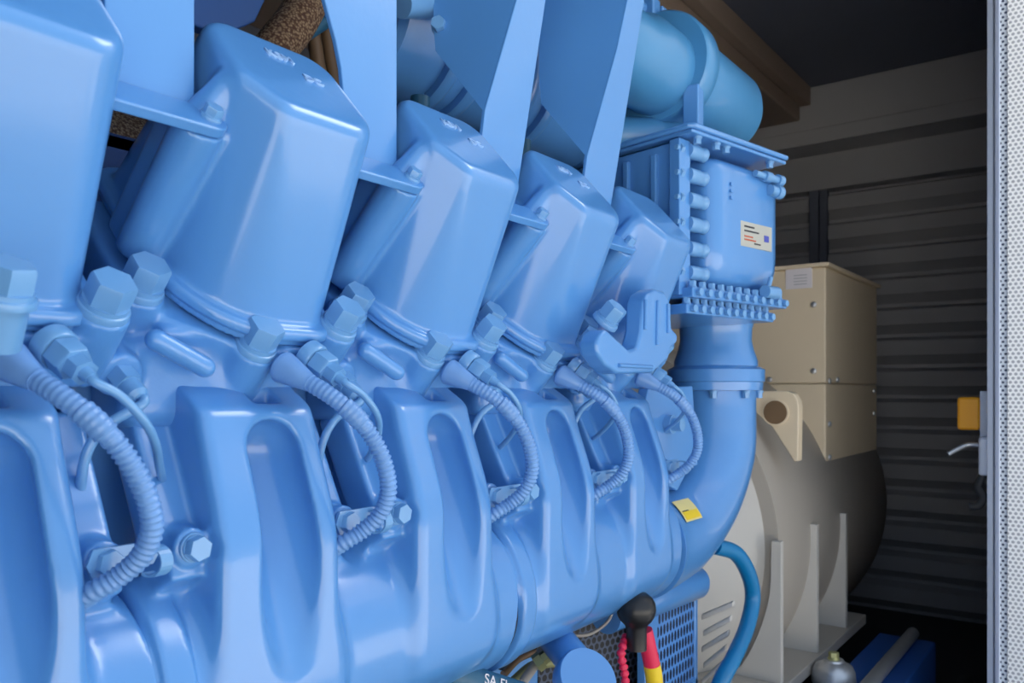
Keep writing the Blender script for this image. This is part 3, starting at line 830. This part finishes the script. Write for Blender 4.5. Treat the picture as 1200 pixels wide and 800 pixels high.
bm = bmesh.new(); tube(bm, spline([Q(734, 745, -0.64), Q(728, 765, -0.63), Q(732, 790, -0.63), Q(735, 830, -0.63)], 60), lambda i, L: 0.006+0.0015*math.sin(L*500), 12); obj('thin_wire', bm, M['red'], batt)

# blue rubber hose
bm = bmesh.new(); tube(bm, spline([Q(838, 640, -0.66), Q(862, 648, -0.64), Q(877, 672, -0.63), Q(882, 700, -0.63), Q(875, 735, -0.63), Q(860, 770, -0.63), Q(846, 796, -0.64), Q(832, 830, -0.66)], 50), 0.0165, 22)
hose = obj('rubber_hose', bm, M['rubberblue'], label='bright blue rubber hose hanging below the intake elbow'); hose['category'] = 'hose'
bm = bmesh.new(); lathe(bm, Q(849, 789, -0.64), (-0.25, -0.1, -0.9), [(0, 0.0185), (0.012, 0.0185)], 24); obj('hose_clamp', bm, M['steel'], hose)

# ------------------------------------------------------------------ GENERATOR
gen = empty('generator', (-1.2, 2.5, -0.75), 'beige grey generator with tall terminal box behind the blue engine', 'generator')
GC = Vector((-1.2, 0, -0.40)); GR = 0.535
bm = bmesh.new()
lathe(bm, GC+Vector((0, 1.98, 0)), (0, 1, 0), [(0, 0.50), (0.0, GR), (1.15, GR), (1.17, 0.52), (1.17, 0.30)], 96)
barrel = obj('stator_housing', bm, M['grey'], gen)
bm = bmesh.new(); lathe(bm, GC+Vector((0, 1.66, 0)), (0, 1, 0), [(0, 0.355), (0.010, 0.365), (0.05, 0.375), (0.09, 0.40), (0.24, 0.47), (0.30, 0.49), (0.32, 0.50)], 96)
bell = obj('bell_housing', bm, M['bell'], gen)
for k in range(6):
    A = QY(824+2*(k % 2), 722+19*k, 1.655); B = QY(862-3*k, 706+17*k, 1.655)
    d = (B-A); bm = bmesh.new(); w_ = Vector((0, 0, 0.007))
    prism(bm, [A-w_, B-w_, B+w_, A+w_], (0, -0.012, 0)); obj('cooling_rib', bm, M['bell'], bell, bevel=0.004)
# exciter end
bm = bmesh.new(); lathe(bm, GC+Vector((0, 3.13, 0)), (0, 1, 0), [(0, 0.46), (0.25, 0.46), (0.28, 0.42)], 72); obj('end_shield', bm, M['grey'], gen)
# terminal box: upper hood and lower part with a seam
gx, gy0, gy1 = -0.70, 2.50, 3.14
bm = bmesh.new(); box(bm, (-1.55, gy0, -0.24), (gx, gy1, 0.022)); tb = obj('terminal_box_base', bm, M['beige'], gen, bevel=0.006)
bm = bmesh.new(); box(bm, (-1.55, gy0, 0.0232), (gx, gy1, 0.372)); hood = obj('terminal_box_hood', bm, M['beige'], gen, bevel=0.006)
bm = bmesh.new(); box(bm, (-1.57, gy0-0.012, 0.372), (gx+0.012, gy1+0.012, 0.384)); obj('hood_lid', bm, M['beige'], hood, bevel=0.003)
for x, z in ((gx-0.035, 0.26), (gx-0.035, 0.06), (gx-0.17, 0.035), (gx-0.17, -0.02), (gx-0.21, -0.02)):
    bm = bmesh.new(); lathe(bm, (x, gy0, z), (0, -1, 0), [(0, 0.009), (0.005, 0.008), (0.007, 0.004)], 16); obj('panel_screw', bm, M['steel'], hood)
for y, z in ((gy0+0.035, 0.03), (gy0+0.035, -0.10), (gy0+0.035, -0.20), (gy1-0.05, 0.0), (gy1-0.05, -0.08), (gy0+0.12, 0.035)):
    bm = bmesh.new(); lathe(bm, (gx, y, z), (1, 0, 0), [(0, 0.009), (0.005, 0.008), (0.007, 0.004)], 16); obj('panel_screw', bm, M['steel'], tb)
a = QY(921, 316, gy0); b = QY(952, 337, gy0)
bm = bmesh.new(); box(bm, (a.x, gy0-0.003, b.z), (b.x, gy0-0.0004, a.z)); lbl = obj('paper_label', bm, M['white'], hood, label='small white paper label')
for k in range(4):
    bm = bmesh.new(); z = b.z+0.012+k*0.009; box(bm, (a.x+0.025, gy0-0.0036, z), (b.x-0.015, gy0-0.003, z+0.0025)); obj('label_print', bm, M['wall'], lbl)
# lifting lug on the housing
YL = 2.06
lug = [QY(x, y, YL) for x, y in ((868, 458), (922, 458), (930, 461), (935, 470), (936, 480), (935, 540), (931, 541), (905, 500), (880, 478), (866, 470))]
bm = bmesh.new(); prism(bm, lug, (0, 0.035, 0)); obj('lifting_lug', bm, M['beige'], gen, bevel=0.003)
hc = QY(909, 483, YL); bm = bmesh.new(); lathe(bm, hc+Vector((0, -0.004, 0)), (0, 1, 0), [(0, 0.030), (0.0, 0.034), (0.006, 0.034), (0.006, 0.030)], 28); obj('lug_eye', bm, M['beige'], gen)
bm = bmesh.new(); lathe(bm, hc+Vector((0, -0.0050, 0)), (0, 1, 0), [(0, 0.0300), (0.003, 0.0300)], 28); obj('lug_hole', bm, M['copper'], gen)
# foot gussets and base bar
XG = -0.65; ZF = -0.705
for (px, pyt) in ((915, 635), (957, 615), (991, 602)):
    p = Q(px, pyt, XG); y = p.y; pts = [(XG, y, ZF), (XG, y, p.z), (XG-0.022, y, p.z)]
    for k in range(1, 9):
        z = p.z-0.01+(-0.36+0.0)*0.0-(k/8)*(p.z-ZF-0.03)
        dz = z-GC.z; xx = GC.x+math.sqrt(max(0, GR*GR-dz*dz))-0.004
        pts.append((min(XG-0.024, xx), y, z))
    pts.append((XG-0.28, y, ZF))
    bm = bmesh.new(); prism(bm, pts, (0, 0.02, 0)); obj('foot_gusset', bm, M['bell'], gen, bevel=0.001)
bm = bmesh.new(); box(bm, (-1.0, 1.86, ZF-0.03), (XG+0.012, 2.72, ZF)); foot = obj('mounting_foot', bm, M['grey'], gen, bevel=0.003)
for y in (2.03, 2.33, 2.62):
    bm = bmesh.new(); hexbolt_bm(bm, (XG-0.06, y, ZF), (0, 0, 1), 0.03, 0.02); obj('foot_bolt', bm, M['steel'], foot)

# anti-vibration mount + skid
mnt = empty('vibration_mount', Q(975, 795, -0.60), 'round metal vibration mount beside the generator foot', 'mount')
p = Q(977, 772, -0.585)
bm = bmesh.new(); lathe(bm, p+Vector((0, 0, -0.06)), (0, 0, 1), [(0, 0.055), (0.03, 0.052), (0.045, 0.045), (0.055, 0.026), (0.06, 0.024)], 36); obj('mount_bell', bm, M['steel'], mnt)
bm = bmesh.new(); hexbolt_bm(bm, p, (0, 0, 1), 0.022, 0.014); obj('mount_nut', bm, M['brass'], mnt)

skid = empty('skid_frame', (-0.5, 2.6, -0.9), 'deep blue steel base frame rail under the generator', 'frame')
bm = bmesh.new(); box(bm, (-0.60, 1.72, -1.03), (-0.44, 2.72, -0.755)); obj('side_rail', bm, M['skid'], skid, bevel=0.006)
bm = bmesh.new(); box(bm, (-0.615, 1.70, -1.05), (-0.425, 2.74, -1.03)); obj('base_flange', bm, M['skid'], skid, bevel=0.003)

a, b = Q(985, 806, -0.47), Q(1067, 733, -0.47)
pipe_z = -0.79
bm = bmesh.new(); lathe(bm, (-0.50, 1.80, -0.735), (0, 1, 0), [(0, 0.018), (0.90, 0.018)], 20)
cp = obj('conduit_pipe', bm, M['steel'], label='thin grey metal pipe running along the blue base rail'); cp['category'] = 'pipe'
bm = bmesh.new(); tube(bm, spline([(-0.38, 2.35, -1.0), (-0.36, 2.6, -0.9), (-0.38, 2.85, -0.9), (-0.36, 3.05, -1.02)], 30), 0.02, 14)
cc = obj('floor_cable', bm, M['dark'], label='black cable looping over the floor near the door jamb'); cc['category'] = 'cable'

# ------------------------------------------------------------------ CONTAINER
def struct(name, bm, mat, bevel=0):
    o = obj(name, bm, mat, bevel=bevel); o['kind'] = 'structure'; return o
FZ = -1.05; YW = 4.2; XD = -0.27
bm = bmesh.new(); box(bm, (-2.42, -1.6, FZ-0.12), (XD+0.05, YW+0.1, FZ)); struct('floor', bm, M['floor'])
bm = bmesh.new(); box(bm, (-40, -40, -1.62), (40, 40, -1.5)); g = struct('ground', bm, M['rock'])
# back wall of stepped horizontal panels
bm = bmesh.new(); n = 0; z = FZ; prof = []
while z < 1.27:
    prof += [(YW, z), (YW, z+0.016), (YW-0.060, z+0.058), (YW-0.060, z+0.126)]; z += 0.145
prof += [(YW, z), (YW+0.08, z), (YW+0.08, FZ)]
prism(bm, [(-2.42, a, b) for a, b in prof], (2.42+XD+0.05, 0, 0)); box(bm, (-2.42, YW+0.05, 1.30), (XD+0.05, YW+0.1, 1.45)); struct('wall_back', bm, M['wall'])
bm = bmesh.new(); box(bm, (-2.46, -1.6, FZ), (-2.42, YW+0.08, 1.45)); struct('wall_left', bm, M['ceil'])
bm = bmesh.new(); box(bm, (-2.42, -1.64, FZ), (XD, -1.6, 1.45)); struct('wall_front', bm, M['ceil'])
bm = bmesh.new(); box(bm, (XD-0.01, -1.6, FZ), (XD+0.05, -0.15, 1.45)); struct('unseen_side_wall', bm, M['ceil'])  # unseen wall, added dark to keep light off the engine's near flanks
bm = bmesh.new(); box(bm, (-0.236, 2.25, FZ), (-0.19, YW+0.08, 1.45)); struct('wall_right', bm, M['wall'])
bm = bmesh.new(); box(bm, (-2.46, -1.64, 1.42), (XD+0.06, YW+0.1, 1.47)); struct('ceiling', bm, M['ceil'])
# roof beams
bm = bmesh.new(); box(bm, (-2.42, -1.6, 1.27), (-1.20, 3.87, 1.42)); struct('trim_1', bm, M['brown'], 0.01)
bm = bmesh.new(); box(bm, (-1.20, -1.6, 1.335), (-1.15, 3.87, 1.42)); struct('trim_2', bm, M['brown'], 0.006)
bm = bmesh.new(); box(bm, (-2.40, 3.872, 1.19), (XD, 3.90, 1.42)); box(bm, (-2.42, 3.87, 1.16), (XD, 4.2, 1.19)); box(bm, (-2.42, 3.86, 1.15), (XD, 3.90, 1.22)); struct('trim_3', bm, M['wall'], 0.006)
bm = bmesh.new(); box(bm, (-2.42, 4.10, 0.99), (XD, 4.2, 1.17)); struct('trim_4', bm, M['wall'], 0.004)
p = QY(952, 250, 4.12)
bm = bmesh.new(); box(bm, (p.x-0.01, 4.10, FZ), (p.x+0.035, 4.14, 0.99)); box(bm, (p.x+0.035, 4.12, FZ), (p.x+0.07, 4.16, 0.99)); struct('trim_5', bm, M['ceil'], 0.003)

bm = bmesh.new(); box(bm, (XD-0.01, -0.15, 1.02), (XD+0.05, 2.30, 1.45)); struct('unseen_header', bm, M['ceil'])  # unseen header, added to cut sky light on the upper engine
# door jamb and the opened door with its perforated lining
jy = 2.20
def jx(px, y): return QY(px, 400, y).x
bm = bmesh.new(); box(bm, (jx(1156.5, jy), jy, FZ), (jx(1164, jy), jy+0.03, 1.45)); 
box(bm, (jx(1164, jy), jy+0.012, FZ), (jx(1166, jy), jy+0.03, 1.45))
box(bm, (jx(1166, jy), jy-0.004, FZ), (jx(1171.5, jy), jy+0.03, 1.45)); struct('trim_6', bm, M['jamb'], 0.003)
x0 = jx(1172.5, 2.12)
door = empty('container_door', (x0+0.5, 2.12, -1.0), 'opened container door with bright perforated inner lining at right edge', 'door')
bm = bmesh.new(); box(bm, (x0, 2.125, FZ), (x0+1.1, 2.17, 1.45)); obj('door_panel', bm, M['jamb'], door, bevel=0.003)
xe = jx(1180.5, 2.115)
panel('lining_edge', (x0, 2.118), (xe, 2.118), FZ+0.01, 1.44, M['perf_jamb'], door, 0.006)
panel('perforated_lining', (xe+0.001, 2.114), (x0+1.08, 2.114), FZ+0.01, 1.44, M['perf_door'], door, 0.012)
# latch parts by the jamb
p = QY(1137, 485, 2.3)
lat = empty('padlock', p, 'amber yellow block hanging beside the door jamb', 'padlock')
a = QY(1122, 465, 2.3); b = QY(1149, 504, 2.3)
bm = bmesh.new(); box(bm, (a.x, 2.29, b.z), (b.x, 2.33, a.z)); obj('lock_body', bm, M['amber'], lat, bevel=0.008, seg=4)
bm = bmesh.new(); box(bm, (b.x-0.001, 2.295, b.z-0.02), (-0.2355, 2.325, a.z+0.015)); obj('lock_back', bm, M['jamb'], lat, bevel=0.002)
dh = empty('door_latch', QY(1150, 535, 2.28), 'grey blue latch with a bent lever below the yellow block', 'latch')
a = QY(1147, 512, 2.26); b = QY(1156.5, 557, 2.26)
bm = bmesh.new(); box(bm, (a.x, 2.25, b.z), (-0.2355, 2.29, a.z)); obj('latch_case', bm, M['jamb'], dh, bevel=0.006)
bm = bmesh.new(); tube(bm, spline([QY(1150, 522, 2.27), QY(1135, 521, 2.27), QY(1122, 526, 2.26), QY(1111, 532, 2.25)], 20), 0.006, 12); obj('lever', bm, M['steel'], dh)
bm = bmesh.new(); tube(bm, spline([QY(1152, 556, 2.27), QY(1146, 570, 2.27), QY(1152, 582, 2.27), QY(1146, 592, 2.27), QY(1136, 593, 2.27)], 20), 0.010, 12); obj('grip', bm, M['dark'], dh)

# ------------------------------------------------------------------ LIGHT
w = bpy.data.worlds.new('sky'); bpy.context.scene.world = w; w.use_nodes = True
nt = w.node_tree; bg = nt.nodes['Background']
tc = nt.nodes.new('ShaderNodeTexCoord')
# hazy sky with one bright bank of cloud
dp = nt.nodes.new('ShaderNodeVectorMath'); dp.operation = 'DOT_PRODUCT'
nt.links.new(tc.outputs['Generated'], dp.inputs[0]); dp.inputs[1].default_value = Vector((0.41, 0.67, 0.62)).normalized()
mr = nt.nodes.new('ShaderNodeMapRange'); mr.inputs['From Min'].default_value = 0.945; mr.inputs['From Max'].default_value = 0.995; mr.interpolation_type = 'SMOOTHSTEP'
nt.links.new(dp.outputs['Value'], mr.inputs['Value'])
mx = nt.nodes.new('ShaderNodeMix'); mx.data_type = 'RGBA'
mx.inputs['A'].default_value = (0.86, 1.06, 1.38, 1); mx.inputs['B'].default_value = (10.0, 10.2, 10.6, 1)
nt.links.new(mr.outputs['Result'], mx.inputs['Factor']); nt.links.new(mx.outputs['Result'], bg.inputs['Color'])
bg.inputs['Strength'].default_value = 0.86
sun = bpy.data.lights.new('sun', 'SUN'); sun.energy = 18; sun.angle = R(1.0); sun.color = (1.0, 0.95, 0.88)
so = bpy.data.objects.new('sun', sun); C.objects.link(so)
so.rotation_euler = Vector((-0.62, -0.14, 0.77)).to_track_quat('Z', 'Y').to_euler(); so.location = (0, 0, 6)

# ------------------------------------------------------------------ CAMERA
cd = bpy.data.cameras.new('camera'); cam = bpy.data.objects.new('camera', cd); C.objects.link(cam)
cam.location = (0, 0, H0); cam.rotation_euler = (R(90), 0, YAW)
cd.sensor_width = 36; cd.lens = 36*F/1200; cd.shift_y = (HY-400)/1200; cd.clip_start = 0.02
cd.dof.use_dof = True; cd.dof.focus_distance = 1.0; cd.dof.aperture_fstop = 9
bpy.context.scene.camera = cam
vs = bpy.context.scene.view_settings
vs.view_transform = 'Standard'; vs.look = 'None'; vs.gamma = 1; vs.use_curve_mapping = False; vs.exposure = 0.0
